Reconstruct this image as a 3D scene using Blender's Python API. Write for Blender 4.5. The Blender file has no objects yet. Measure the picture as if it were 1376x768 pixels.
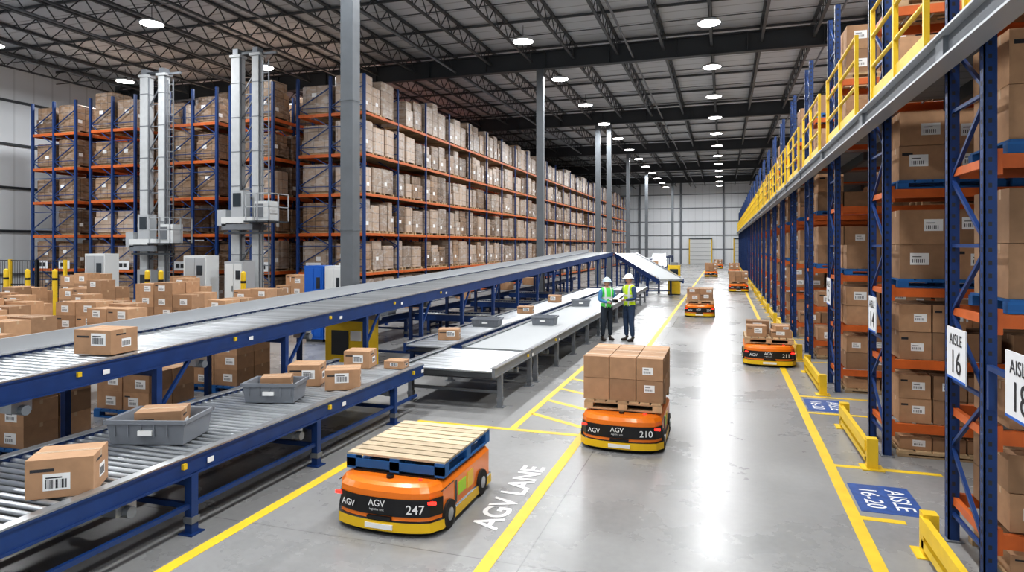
import bpy, math, random
from mathutils import Matrix, Vector
random.seed(7)
S=bpy.context.scene
COL=S.collection
# ------------------------------------------------------------ materials
MATS={}
def mat(name,c,rough=.5,metal=0.,island=0.,noise=0.,nscale=5.,bump=0.,emit=0.,coat=0.):
    m=bpy.data.materials.new(name); m.use_nodes=True
    nt=m.node_tree; N=nt.nodes; L=nt.links; b=N['Principled BSDF']
    b.inputs['Base Color'].default_value=(*c,1); b.inputs['Roughness'].default_value=rough
    b.inputs['Metallic'].default_value=metal
    if coat: b.inputs['Coat Weight'].default_value=coat; b.inputs['Coat Roughness'].default_value=.2
    if emit:
        b.inputs['Emission Color'].default_value=(*c,1); b.inputs['Emission Strength'].default_value=emit
    val=None
    if island:
        g=N.new('ShaderNodeNewGeometry'); mr=N.new('ShaderNodeMapRange')
        mr.inputs['To Min'].default_value=1-island; mr.inputs['To Max'].default_value=1+island
        L.new(g.outputs['Random Per Island'],mr.inputs['Value']); val=mr.outputs['Result']
    if noise or bump:
        tc=N.new('ShaderNodeTexCoord'); nz=N.new('ShaderNodeTexNoise'); nz.inputs['Scale'].default_value=nscale
        nz.inputs['Detail'].default_value=5
        L.new(tc.outputs['Object'],nz.inputs['Vector'])
        if noise:
            mr=N.new('ShaderNodeMapRange'); mr.inputs['From Min'].default_value=.3; mr.inputs['From Max'].default_value=.7
            mr.inputs['To Min'].default_value=1-noise; mr.inputs['To Max'].default_value=1+noise
            L.new(nz.outputs['Fac'],mr.inputs['Value'])
            if val:
                mu=N.new('ShaderNodeMath'); mu.operation='MULTIPLY'; L.new(val,mu.inputs[0]); L.new(mr.outputs['Result'],mu.inputs[1]); val=mu.outputs[0]
            else: val=mr.outputs['Result']
        if bump:
            bp=N.new('ShaderNodeBump'); bp.inputs['Strength'].default_value=bump; bp.inputs['Distance'].default_value=.01
            L.new(nz.outputs['Fac'],bp.inputs['Height']); L.new(bp.outputs['Normal'],b.inputs['Normal'])
    if val:
        vm=N.new('ShaderNodeVectorMath'); vm.operation='SCALE'; vm.inputs[0].default_value=c
        L.new(val,vm.inputs['Scale']); L.new(vm.outputs[0],b.inputs['Base Color'])
    MATS[name]=m; return m
mat('cardboard',(.43,.258,.148),.75,island=.28,noise=.08,nscale=9)
mat('carton_tape',(.54,.38,.24),.35)
mat('label',(.88,.88,.87),.5)
mat('ink',(.03,.03,.035),.5)
mat('blue_steel',(.013,.048,.175),.42,noise=.12)
mat('orange_steel',(.58,.135,.028),.45,noise=.12)
mat('yellow_paint',(.80,.54,.03),.45,noise=.08)
mat('grey_steel',(.20,.215,.235),.5,.2,noise=.1,nscale=3)
mat('column_steel',(.14,.155,.17),.5,.1,noise=.08,nscale=3)
mat('dark_steel',(.055,.062,.07),.5,.2)
mat('truss_steel',(.085,.093,.10),.5,.2)
mat('light_steel',(.48,.50,.52),.4,.3)
mat('galv',(.50,.52,.54),.3,.85,noise=.1,nscale=8)
mat('roller',(.54,.56,.58),.28,.75,island=.18)
mat('belt',(.40,.42,.43),.5)
mat('white_paint',(.72,.74,.74),.45)
mat('mast_paint',(.50,.52,.53),.6,noise=.06)
mat('agv_orange',(.90,.22,.01),.32,coat=.4)
mat('agv_yellow',(.84,.54,.015),.35)
mat('black_plastic',(.012,.012,.014),.32)
mat('rubber',(.02,.02,.02),.8)
mat('red_lamp',(1,.03,.02),.3,emit=2.5)
mat('wood',(.48,.34,.20),.7,island=.25,noise=.15,nscale=12)
mat('pale_board',(.58,.46,.31),.65,island=.18,noise=.14,nscale=14)
mat('blue_wood',(.02,.13,.36),.6,island=.15)
mat('tote_grey',(.21,.225,.25),.5)
mat('panel_blue',(.01,.13,.55),.4)
mat('sign_white',(.82,.83,.85),.5)
mat('blue_floor_paint',(.03,.09,.30),.45,noise=.25,nscale=12)
mat('paper',(.8,.8,.78),.6)
mat('green_sticker',(.45,.75,.05),.5)
mat('skin',(.50,.29,.20),.5)
mat('hair',(.03,.02,.015),.6)
mat('jeans',(.03,.055,.11),.8,noise=.2,nscale=20)
mat('dark_trousers',(.025,.035,.05),.8)
mat('shirt_navy',(.03,.06,.14),.75)
mat('shirt_blue',(.06,.2,.38),.75)
mat('boots',(.03,.022,.018),.6)
mat('helmet_white',(.85,.86,.86),.3)
mat('helmet_blue',(.55,.68,.80),.3)
mat('eye_white',(.8,.8,.78),.3)
mat('lips',(.35,.12,.10),.5)
mat('screen',(.03,.04,.05),.15)
mat('lamp_glass',(1,.98,.95),.4,emit=14)
# load material : stacked cartons wrapped in film (brick pattern on real box sides)
def load_mat(name,c1,c2,mortar,sc,coat,film,lo):
    m=bpy.data.materials.new(name); m.use_nodes=True; nt=m.node_tree; N=nt.nodes; L=nt.links; b=N['Principled BSDF']
    tc=N.new('ShaderNodeTexCoord'); sp=N.new('ShaderNodeSeparateXYZ'); L.new(tc.outputs['Object'],sp.inputs[0])
    g=N.new('ShaderNodeNewGeometry')
    ad=N.new('ShaderNodeMath'); ad.operation='ADD'; L.new(sp.outputs[0],ad.inputs[0]); L.new(sp.outputs[1],ad.inputs[1])
    ad2=N.new('ShaderNodeMath'); ad2.operation='ADD'; L.new(ad.outputs[0],ad2.inputs[0]); L.new(g.outputs['Random Per Island'],ad2.inputs[1])
    cb=N.new('ShaderNodeCombineXYZ'); L.new(ad2.outputs[0],cb.inputs[0]); L.new(sp.outputs[2],cb.inputs[1])
    br=N.new('ShaderNodeTexBrick'); br.inputs['Scale'].default_value=1; br.inputs['Color1'].default_value=(*c1,1); br.inputs['Color2'].default_value=(*c2,1)
    br.inputs['Mortar'].default_value=(*mortar,1); br.inputs['Mortar Size'].default_value=.012; br.inputs['Brick Width'].default_value=sc; br.inputs['Row Height'].default_value=sc*.72
    br.offset=0
    L.new(cb.outputs[0],br.inputs['Vector'])
    mr=N.new('ShaderNodeMapRange'); mr.inputs['To Min'].default_value=.6; mr.inputs['To Max'].default_value=1.3
    L.new(g.outputs['Random Per Island'],mr.inputs['Value'])
    mp=N.new('ShaderNodeMapping'); mp.inputs['Scale'].default_value=(1,1,2.2); mp.inputs['Rotation'].default_value=(.3,.2,0); L.new(tc.outputs['Object'],mp.inputs[0])
    nz=N.new('ShaderNodeTexNoise'); nz.inputs['Scale'].default_value=2.4; nz.inputs['Detail'].default_value=6; nz.inputs['Distortion'].default_value=1.2; L.new(mp.outputs[0],nz.inputs['Vector'])
    mr2=N.new('ShaderNodeMapRange'); mr2.inputs['From Min'].default_value=.48; mr2.inputs['From Max'].default_value=.66; mr2.inputs['To Min'].default_value=lo; mr2.inputs['To Max'].default_value=film
    L.new(nz.outputs['Fac'],mr2.inputs['Value'])
    vm=N.new('ShaderNodeVectorMath'); vm.operation='SCALE'; L.new(br.outputs['Color'],vm.inputs[0]); L.new(mr.outputs['Result'],vm.inputs['Scale'])
    mx=N.new('ShaderNodeMix'); mx.data_type='RGBA'; L.new(mr2.outputs['Result'],mx.inputs['Factor']); L.new(vm.outputs[0],mx.inputs['A']); mx.inputs['B'].default_value=(.55,.51,.48,1)
    L.new(mx.outputs['Result'],b.inputs['Base Color']); b.inputs['Roughness'].default_value=.5; b.inputs['Coat Weight'].default_value=coat; b.inputs['Coat Roughness'].default_value=.25
    MATS[name]=m
load_mat('wrapped_brown',(.34,.215,.125),(.22,.14,.085),(.09,.06,.04),.42,.5,.35,0.)
load_mat('wrapped_light',(.47,.34,.24),(.40,.29,.21),(.16,.11,.08),.5,.4,.75,.15)
# floor
def floor_mat():
    m=mat('polished_concrete',(.3,.3,.3)); nt=m.node_tree; N=nt.nodes; L=nt.links; b=N['Principled BSDF']
    tc=N.new('ShaderNodeTexCoord')
    n1=N.new('ShaderNodeTexNoise'); n1.inputs['Scale'].default_value=.35; n1.inputs['Detail'].default_value=8; n1.inputs['Roughness'].default_value=.65
    n2=N.new('ShaderNodeTexNoise'); n2.inputs['Scale'].default_value=14; n2.inputs['Detail'].default_value=6
    L.new(tc.outputs['Object'],n1.inputs['Vector']); L.new(tc.outputs['Object'],n2.inputs['Vector'])
    mx=N.new('ShaderNodeMath'); mx.operation='MULTIPLY_ADD'; mx.inputs[1].default_value=.25; L.new(n2.outputs['Fac'],mx.inputs[0]); L.new(n1.outputs['Fac'],mx.inputs[2])
    cr=N.new('ShaderNodeValToRGB'); cr.color_ramp.elements[0].position=.38; cr.color_ramp.elements[0].color=(.235,.235,.235,1)
    cr.color_ramp.elements[1].position=.85; cr.color_ramp.elements[1].color=(.36,.36,.355,1)
    L.new(mx.outputs[0],cr.inputs[0])
    br=N.new('ShaderNodeTexBrick'); br.offset=0; br.inputs['Scale'].default_value=1; br.inputs['Brick Width'].default_value=6.2; br.inputs['Row Height'].default_value=6.1
    br.inputs['Mortar Size'].default_value=.006; br.inputs['Color1'].default_value=(1,1,1,1); br.inputs['Color2'].default_value=(1,1,1,1); br.inputs['Mortar'].default_value=(.55,.55,.55,1)
    mp=N.new('ShaderNodeMapping'); mp.inputs['Location'].default_value=(1.6,.9,0); L.new(tc.outputs['Object'],mp.inputs[0]); L.new(mp.outputs[0],br.inputs['Vector'])
    ml=N.new('ShaderNodeMix'); ml.data_type='RGBA'; ml.blend_type='MULTIPLY'; ml.inputs['Factor'].default_value=1
    L.new(cr.outputs[0],ml.inputs['A']); L.new(br.outputs['Color'],ml.inputs['B']); L.new(ml.outputs['Result'],b.inputs['Base Color'])
    mr=N.new('ShaderNodeMapRange'); mr.inputs['From Min'].default_value=.3; mr.inputs['From Max'].default_value=.7; mr.inputs['To Min'].default_value=.20; mr.inputs['To Max'].default_value=.38
    L.new(n1.outputs['Fac'],mr.inputs['Value']); L.new(mr.outputs['Result'],b.inputs['Roughness'])
    b.inputs['Specular IOR Level'].default_value=.32
floor_mat()
def ribbed(name,c,axis,freq,depth=.4,rough=.5,dark=.75):
    m=mat(name,c,rough); nt=m.node_tree; N=nt.nodes; L=nt.links; b=N['Principled BSDF']
    tc=N.new('ShaderNodeTexCoord'); sp=N.new('ShaderNodeSeparateXYZ'); L.new(tc.outputs['Object'],sp.inputs[0])
    mu=N.new('ShaderNodeMath'); mu.operation='MULTIPLY'; mu.inputs[1].default_value=freq; L.new(sp.outputs[axis],mu.inputs[0])
    fr=N.new('ShaderNodeMath'); fr.operation='FRACT'; L.new(mu.outputs[0],fr.inputs[0])
    cr=N.new('ShaderNodeValToRGB'); e=cr.color_ramp.elements; e[0].position=0; e[0].color=(*[x*dark for x in c],1); e[1].position=.12; e[1].color=(*c,1)
    L.new(fr.outputs[0],cr.inputs[0]); L.new(cr.outputs[0],b.inputs['Base Color'])
    bp=N.new('ShaderNodeBump'); bp.inputs['Strength'].default_value=depth; bp.inputs['Distance'].default_value=.03
    L.new(cr.outputs[0],bp.inputs['Height']); L.new(bp.outputs[0],b.inputs['Normal'])
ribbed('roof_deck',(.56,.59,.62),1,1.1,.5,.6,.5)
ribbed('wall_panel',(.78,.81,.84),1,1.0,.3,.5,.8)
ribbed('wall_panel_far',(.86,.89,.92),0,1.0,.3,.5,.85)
ribbed('mezz_deck_metal',(.17,.18,.19),1,3.3,.5,.5,.5)
def vest_mat(name,c):
    m=mat(name,c,.7); nt=m.node_tree; N=nt.nodes; L=nt.links; b=N['Principled BSDF']
    tc=N.new('ShaderNodeTexCoord'); sp=N.new('ShaderNodeSeparateXYZ'); L.new(tc.outputs['Object'],sp.inputs[0])
    def band(sock,c0,w,ab=False):
        s=sock
        if ab:
            a=N.new('ShaderNodeMath'); a.operation='ABSOLUTE'; L.new(s,a.inputs[0]); s=a.outputs[0]
        q=N.new('ShaderNodeMath'); q.operation='COMPARE'; q.inputs[1].default_value=c0; q.inputs[2].default_value=w; L.new(s,q.inputs[0]); return q.outputs[0]
    s1=band(sp.outputs[2],1.10,.028); s2=band(sp.outputs[2],1.22,.028); s3=band(sp.outputs[0],.10,.024,True)
    a=N.new('ShaderNodeMath'); a.operation='MAXIMUM'; L.new(s1,a.inputs[0]); L.new(s2,a.inputs[1])
    a2=N.new('ShaderNodeMath'); a2.operation='MAXIMUM'; L.new(a.outputs[0],a2.inputs[0]); L.new(s3,a2.inputs[1])
    mx=N.new('ShaderNodeMix'); mx.data_type='RGBA'; L.new(a2.outputs[0],mx.inputs['Factor']); mx.inputs['A'].default_value=(*c,1); mx.inputs['B'].default_value=(.7,.72,.74,1)
    L.new(mx.outputs['Result'],b.inputs['Base Color'])
vest_mat('vest_yellow',(.62,.85,.03)); vest_mat('vest_green',(.12,.75,.12))
# ------------------------------------------------------------ mesh builder
class MB:
    def __init__(s): s.v=[];s.f=[];s.m=[];s.sm=[];s.mats=[];s.M=None
    def mi(s,n):
        if n not in s.mats: s.mats.append(n)
        return s.mats.index(n)
    def add(s,vs,fs,mt,sm=False):
        o=len(s.v)
        if s.M is not None: vs=[s.M@Vector(p) for p in vs]
        s.v+= [tuple(p) for p in vs]
        k=s.mi(mt)
        for f in fs: s.f.append([i+o for i in f]); s.m.append(k); s.sm.append(sm)
    def box(s,x0,x1,y0,y1,z0,z1,mt):
        s.add([(x0,y0,z0),(x1,y0,z0),(x1,y1,z0),(x0,y1,z0),(x0,y0,z1),(x1,y0,z1),(x1,y1,z1),(x0,y1,z1)],
              [(0,3,2,1),(4,5,6,7),(0,1,5,4),(1,2,6,5),(2,3,7,6),(3,0,4,7)],mt)
    def beam(s,p,q,w,h,mt):
        p=Vector(p);q=Vector(q);d=(q-p)
        if d.length<1e-6:return
        d.normalize(); up=Vector((0,0,1)) if abs(d.z)<.95 else Vector((0,1,0))
        a=d.cross(up).normalized()*w/2; b=a.cross(d).normalized()*h/2
        vs=[p-a-b,p+a-b,p+a+b,p-a+b,q-a-b,q+a-b,q+a+b,q-a+b]
        s.add(vs,[(0,1,2,3),(7,6,5,4),(0,4,5,1),(1,5,6,2),(2,6,7,3),(3,7,4,0)],mt)
    def cyl(s,p,q,r,mt,n=8,r2=None):
        p=Vector(p);q=Vector(q);d=(q-p).normalized(); up=Vector((0,0,1)) if abs(d.z)<.95 else Vector((0,1,0))
        a=d.cross(up).normalized(); b=a.cross(d).normalized(); r2=r if r2 is None else r2
        c=[(math.cos(2*math.pi*i/n),math.sin(2*math.pi*i/n)) for i in range(n)]
        v1=[p+(a*x+b*y)*r for x,y in c]; v2=[q+(a*x+b*y)*r2 for x,y in c]
        s.add(v1+v2,[(i,(i+1)%n,n+(i+1)%n,n+i) for i in range(n)],mt,True)
        s.add(v1+v2,[tuple(range(n-1,-1,-1)),tuple(range(n,2*n))],mt)
    def build(s,name,loc=(0,0,0),parent=None,rz=0):
        me=bpy.data.meshes.new(name); me.from_pydata(s.v,[],s.f)
        for n in s.mats: me.materials.append(MATS[n])
        me.polygons.foreach_set('material_index',s.m); me.polygons.foreach_set('use_smooth',s.sm); me.update()
        ob=bpy.data.objects.new(name,me); ob.location=loc; ob.rotation_euler=(0,0,rz); COL.objects.link(ob)
        if parent: ob.parent=parent
        return ob
def empty(name,loc,rz=0):
    e=bpy.data.objects.new(name,None); e.location=loc; e.rotation_euler=(0,0,rz); e.empty_display_size=.2; COL.objects.link(e); return e
def text(name,body,loc,xd,yd,size,mt,parent=None,bold=0.,align='CENTER',ext=.0):
    cu=bpy.data.curves.new(name,'FONT'); cu.body=body; cu.size=size; cu.align_x=align; cu.align_y='CENTER'; cu.offset=bold; cu.extrude=ext
    cu.materials.append(MATS[mt]); ob=bpy.data.objects.new(name,cu); COL.objects.link(ob)
    x=Vector(xd).normalized(); y=Vector(yd).normalized(); z=x.cross(y)
    M=Matrix((x,y,z)).transposed().to_4x4(); M.translation=Vector(loc)
    if parent: ob.parent=parent
    ob.matrix_basis=M; return ob
def T(x,y,z,rz=0): return Matrix.Translation((x,y,z))@Matrix.Rotation(rz,4,'Z')
# carton with taped seam, flaps line, shipping label
def carton(b,x,y,z,sx,sy,sz,rz=0,lab=1,base=None):
    old=b.M; b.M=(base or (old if old is not None else Matrix.Identity(4)))@T(x,y,z,rz)
    hx,hy=sx/2,sy/2
    b.box(-hx,hx,-hy,hy,0,sz,'cardboard')
    b.box(-hx-.001,hx+.001,-.022,.022,sz*.82,sz+.0015,'carton_tape')
    b.box(-hx+.001,hx-.001,-.0015,.0015,sz,sz+.002,'ink')
    if lab:
        lw=min(.21,sx*.40); lh=min(lw*.7,sz*.5); lx=random.uniform(-.1,.22)*sx; lz=sz*random.uniform(.4,.65)
        y0=-hy-.002
        b.box(lx-lw/2,lx+lw/2,y0,y0+.001,lz-lh/2,lz+lh/2,'label')
        if lab>1:
            n=11
            for i in range(n):
                w=lw*.8/n*random.uniform(.3,.75); xx=lx-lw*.4+lw*.8*i/n
                b.box(xx,xx+w,y0-.001,y0,lz-lh*.38,lz+.02,'ink')
            b.box(lx-lw*.4,lx+lw*.2,y0-.001,y0,lz+lh*.22,lz+lh*.30,'ink')
        else:
            for i in range(7): b.box(lx-lw*.38+lw*.1*i,lx-lw*.34+lw*.1*i,y0-.001,y0,lz-lh*.32,lz-lh*.02,'ink')
            b.box(lx-lw*.38,lx+lw*.1,y0-.001,y0,lz+lh*.15,lz+lh*.22,'ink')
            if random.random()<.3: b.box(-hx+sx*.06,-hx+sx*.28,-hy-.001,-hy,sz*.72,sz*.80,'ink')
        if lab>1:
            b.box(-hx+sx*.07,-hx+sx*.42,-hy-.001,-hy,sz*.68,sz*.76,'ink')
            b.box(hx,hx+.001,-hy*.2,hy*.5,sz*.25,sz*.6,'label')
            for i in range(8): b.box(hx+.001,hx+.002,-hy*.15+hy*.6*i/8,-hy*.15+hy*.6*i/8+.008,sz*.3,sz*.5,'ink')
            b.box(hx,hx+.001,-hy*.6,hy*.1,sz*.76,sz*.82,'ink')
    b.M=old
def pallet(b,x,y,z,sx,sy,rz=0,dk='wood',st='wood',h=.13,nb=7):
    old=b.M; b.M=(old if old is not None else Matrix.Identity(4))@T(x,y,z,rz)
    for i in range(3):
        yy=-sy/2+.05+(sy-.1)*i/2
        b.box(-sx/2,sx/2,yy-.05,yy+.05,0,.02,st)
        for k in range(3):
            xx=-sx/2+.06+(sx-.12)*k/2; b.box(xx-.06,xx+.06,yy-.05,yy+.05,.02,h-.04,st)
        b.box(-sx/2,sx/2,yy-.05,yy+.05,h-.04,h-.02,st)
    w=sx/nb
    for i in range(nb):
        b.box(-sx/2+w*i+.012,-sx/2+w*(i+1)-.012,-sy/2,sy/2,h-.02,h,dk)
    b.M=old
# ------------------------------------------------------------ room shell
XL,XR,Y0,Y1,ZR=-34.5,12.,-6.,100.,12.15
b=MB(); b.box(XL,XR,Y0,Y1,-.1,0,'polished_concrete'); b.build('floor')
b=MB(); b.box(XL,XR,Y0,Y1,ZR,ZR+.1,'roof_deck'); b.build('ceiling')
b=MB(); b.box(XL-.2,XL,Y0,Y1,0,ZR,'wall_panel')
for z in (1.2,3.4,5.6,7.8,10): b.box(XL,XL+.1,Y0,Y1,z-.06,z+.06,'dark_steel' if z>1.3 else 'grey_steel')
for y in range(0,100,15): b.box(XL,XL+.3,y-.12,y+.12,0,ZR,'grey_steel')
b.build('wall_left')
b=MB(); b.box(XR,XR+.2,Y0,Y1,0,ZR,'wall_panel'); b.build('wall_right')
b=MB(); b.box(XL,XR,Y1,Y1+.2,0,ZR,'wall_panel_far')
for z in (2.2,4.2,6.2,8.2,10.2): b.box(XL,XR,Y1-.1,Y1,z-.06,z+.06,'grey_steel')
for x in range(-30,12,6): b.box(x-.13,x+.13,Y1-.3,Y1,0,ZR,'grey_steel')
b.build('wall_far')
b=MB(); b.box(XL,XR,Y0-.2,Y0,0,ZR,'wall_panel_far'); b.build('wall_near')
for k,x in enumerate((-3.2,3.0)):
    b=MB(); yd=Y1-.32
    b.box(x-1.5,x+1.5,yd-.05,yd,0,3.6,'white_paint')
    for i in range(6): b.box(x-1.5,x+1.5,yd-.07,yd-.05,.6*i,.6*i+.03,'grey_steel')
    b.box(x-1.65,x-1.5,yd-.1,yd,0,3.75,'yellow_paint'); b.box(x+1.5,x+1.65,yd-.1,yd,0,3.75,'yellow_paint'); b.box(x-1.65,x+1.65,yd-.1,yd,3.6,3.75,'dark_steel')
    b.build('door_%d'%(k+1))
# roof structure
b=MB()
gy=[0,15,30,45,60,75,90]
for y in gy:
    b.box(XL,XR,y-.16,y+.16,11.0,11.05,'dark_steel'); b.box(XL,XR,y-.16,y+.16,11.82,11.87,'dark_steel'); b.box(XL,XR,y-.03,y+.03,11.05,11.82,'dark_steel')
    for x in range(int(XL)+2,int(XR),3): b.box(x-.02,x+.02,y-.15,y+.15,11.05,11.82,'dark_steel')
x=XL+1.2
while x<XR:
    b.box(x-.06,x+.06,Y0,Y1,12.03,12.12,'truss_steel'); b.box(x-.055,x+.055,Y0,Y1,11.36,11.43,'truss_steel')
    y=3.
    while y<Y1-1:
        b.beam((x,y,12.05),(x,y+.6,11.4),.035,.035,'truss_steel'); b.beam((x,y+.6,11.4),(x,y+1.2,12.05),.035,.035,'truss_steel'); y+=1.2
    x+=2.05
y=3.75
while y<Y1:
    b.box(XL,XR,y-.02,y+.02,11.40,11.43,'truss_steel'); b.box(XL,XR,y-.04,y+.04,12.0,12.1,'truss_steel')
    y+=3.75
for x in (-24.3,-12.6,-3.9,4.1): b.cyl((x,Y0,11.2),(x,Y1,11.2),.05,'grey_steel',8)
b.build('roof_truss_structure')
# columns
for (x,y) in [(-8.27,13.35),(-8.27,30),(-8.27,45),(-7.5,45),(-8.27,60),(-8.27,75),(-6.5,90)]:
    b=MB(); w=.16
    b.box(-w,w,-w,-w+.03,.03,11,'column_steel'); b.box(-w,w,w-.03,w,.03,11,'column_steel'); b.box(-.02,.02,-w+.03,w-.03,.03,11,'column_steel')
    b.box(-w,-w+.025,-w+.03,w-.03,.03,11,'column_steel'); b.box(w-.025,w,-w+.03,w-.03,.03,11,'column_steel')
    b.box(-.24,.24,-.28,.28,0,.03,'column_steel'); b.box(-.18,.18,-.18,.18,.03,1.0,'column_steel')
    for z in (3,6,9): b.box(-w-.01,w+.01,-w-.01,w+.01,z,z+.04,'column_steel')
    b.build('steel_column',(x,y,0))
# lights
def hbay(x,y,power=300):
    b=MB(); z=10.72
    b.cyl((0,0,0),(0,0,.07),.42,'light_steel',24); b.cyl((0,0,.07),(0,0,.2),.15,'dark_steel',14,.09)
    b.cyl((0,0,.2),(0,0,.64),.012,'dark_steel',6)
    b.cyl((0,0,-.012),(0,0,0),.39,'lamp_glass',24)
    o=b.build('high_bay_light',(x,y,z))
    ld=bpy.data.lights.new('lamp','AREA'); ld.shape='DISK'; ld.size=.78; ld.energy=power; ld.color=(.97,.985,1.0)
    lo=bpy.data.objects.new('lamp',ld); lo.location=(0,0,-.03); lo.parent=o; COL.objects.link(lo)
for x,ys in ((-.5,16),(-7.55,16),(-19.8,8),(-28,8),(6.5,10)):
    for i in range(ys): hbay(x,.2+6.15*i)
# ------------------------------------------------------------ floor markings
b=MB(); e=.003
b.box(-1.94,-1.82,-5,97,0,e,'yellow_paint'); b.box(1.16,1.28,-5,97,0,e,'yellow_paint'); b.box(-4.41,-4.29,-5,9.05,0,e,'yellow_paint')
b.box(-4.29,-1.94,8.95,9.05,0,e,'yellow_paint'); b.box(-2.96,-2.86,9.05,17,0,e,'yellow_paint')
for i in range(8):
    y=9.4+i*.95; b.beam((-2.87,y+.55,e/2),(-1.94,y,e/2),.1,e,'yellow_paint')
for y in (8.72,12.55,11.35,16.3,20.2,7.12): b.box(1.28,1.66 if y<8 else 2.4,y-.045,y+.045,0,e,'yellow_paint')
b.build('floor_lane_marking')
o=text('floor_text_agv_lane','AGV LANE',(-2.135,6.66,.004),(0,1,0),(-1,0,0),.38,'label',bold=.008)
for (x0,x1,y0,y1,s) in ((1.31,1.9,7.3,8.12,.25),(1.31,1.9,11.5,12.35,.25)):
    b=MB(); b.box(x0,x1,y0,y1,0,.003,'blue_floor_paint'); q=b.build('floor_aisle_sign')
    text('sign_text_word','AISLE',((x0+x1)/2+.13,(y0+y1)/2,.0045),(0,-1,0),(1,0,0),s,'label',q,bold=.001)
    text('sign_text_number','16-20',((x0+x1)/2-.13,(y0+y1)/2,.0045),(0,-1,0),(1,0,0),s,'label',q,bold=.001)
# ------------------------------------------------------------ right racks (rows run away from the main aisle)
LV=[.42,1.22,2.12,3.36,4.6,5.65]
def upright(b,x,y0,y1,h,pw=.09,braces=True):
    for y in (y0,y1):
        b.box(x,x+.012,y-pw/2,y+pw/2,0,h,'blue_steel'); b.box(x,x+pw,y-pw/2,y-pw/2+.012,0,h,'blue_steel'); b.box(x,x+pw,y+pw/2-.012,y+pw/2,0,h,'blue_steel')
        b.box(x-.03,x+pw+.03,y-.08,y+.08,0,.012,'grey_steel')
        z=.2
        if y0<22:
            while z<h-.1: b.box(x-.001,x,y-.014,y+.014,z,z+.035,'ink'); b.box(x+.03,x+.055,y-pw/2-.001,y-pw/2,z,z+.035,'ink'); z+=.1
    if braces:
        z=.25; f=0
        while z<h-.7:
            a,c=(y0,y1) if f%2==0 else (y1,y0)
            b.beam((x+.045,a,z),(x+.045,c,z+.6),.03,.03,'blue_steel'); 
            if f%2==0: b.beam((x+.045,y0,z),(x+.045,y1,z),.03,.03,'blue_steel')
            z+=.6; f+=1
ROWS=[6.0,9.35]+[13.1+3.75*i for i in range(22)]
for ri,yf in enumerate(ROWS):
    b=MB(); yb=yf+.85; X0=1.92; bw=2.6; nb=3; H=7.0
    for k in range(nb+1): upright(b,X0+k*bw,yf,yb,H)
    for k in range(nb):
        xa=X0+k*bw+.09; xb=X0+(k+1)*bw
        for li,z in enumerate(LV):
            if k==0 or li<5:
                for y in (yf-.03,yb-.02): b.box(xa,xb,y,y+.05,z-.11,z,'orange_steel')
                b.box(xa,xa+.04,yf-.035,yf+.03,z-.16,z+.04,'orange_steel')
                b.box(xa-.05,xa-.01,yf+.05,yb-.05,z-.09,z-.02,'orange_steel')
                for j in range(1,9): b.box(xa+j*(xb-xa)/9-.01,xa+j*(xb-xa)/9+.01,yf,yb,z-.02,z,'galv')
        if k==2 and ri>6: continue
        for li,z in enumerate([0]+LV):
            top=([0]+LV+[6.9])[li+1]-.16
            room=top-z
            usep = room>.9 or li in(0,)
            st = 'blue_wood' if random.random()<.6 else 'wood'
            zz=z+.003
            xs=[xa+.08,xa+.08+1.22]
            for xi,xx in enumerate(xs):
                if random.random()<.05 and ri>1: continue
                z1=zz
                if usep and li>0:
                    pallet(b,xx+.575,yf+.42,zz,1.15,.86,0,st,st,.11,6); z1=zz+.112
                if li==0:
                    if random.random()<.08: continue
                    pallet(b,xx+.575,yf+.42,zz,1.15,.86,0,'wood','wood',.08,6); z1=zz+.082
                av=top-z1
                if av<.1: continue
                ncol=2 if (room>.9) else random.choice((2,2,3))
                nr=2 if (av>.5) else 1
                if li==0: nr=1
                bh=min(av*.93/nr, .43 if room>.9 else .34); 
                w=1.12/ncol
                for c in range(ncol):
                    rr=nr-(1 if (nr>1 and random.random()<.16) else 0)
                    for r in range(rr):
                        for dpt in range(2):
                            if dpt==1 and ri>6: continue
                            carton(b,xx+.02+w*(c+.5)+random.uniform(-.006,.006),yf+.04+(.19 if ri<=6 else .38)+dpt*.39+random.uniform(0,.012),z1+r*(bh+.006),w-.02,.37 if ri<=6 else .74,bh,0,1 if (dpt==0 and random.random()<.8) else 0)
    b.build('pallet_rack')
# mezzanine: edge beam, deck, railing
b=MB(); 
b.box(1.70,1.88,3.,97,4.18,4.20,'light_steel'); b.box(1.70,1.88,3.,97,4.40,4.42,'light_steel'); b.box(1.78,1.80,3.,97,4.20,4.40,'grey_steel')
for i,yf in enumerate(ROWS):
    b.box(1.74,1.78,yf+.3,yf+.5,4.2,4.40,'grey_steel')
for i in range(len(ROWS)):
    ya=3.0 if i==0 else ROWS[i-1]+.95; yb=ROWS[i]-.1
    b.box(1.83,11.9,ya,yb,4.45,4.5,'mezz_deck_metal')
    x=2.6
    while x<11.9: b.box(x-.04,x+.04,ya,yb,4.3,4.45,'dark_steel'); x+=1.3
b.box(1.8,11.9,3,3.1,4.2,4.45,'dark_steel')
b.build('mezzanine_walkway')
b=MB()
for i in range(len(ROWS)):
    ya=3.2 if i==0 else ROWS[i-1]+.95; yb=ROWS[i]-.12
    for y in (ya,(ya+yb)/2,yb): b.box(1.76,1.81,y-.025,y+.025,4.422,5.62,'yellow_paint')
    for z in (4.9,5.28,5.60): b.cyl((1.785,ya,z),(1.785,yb,z),.024,'yellow_paint',8)
    b.box(1.78,1.79,ya,yb,4.5,4.62,'yellow_paint')
b.build('mezzanine_guard_rail')
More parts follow.
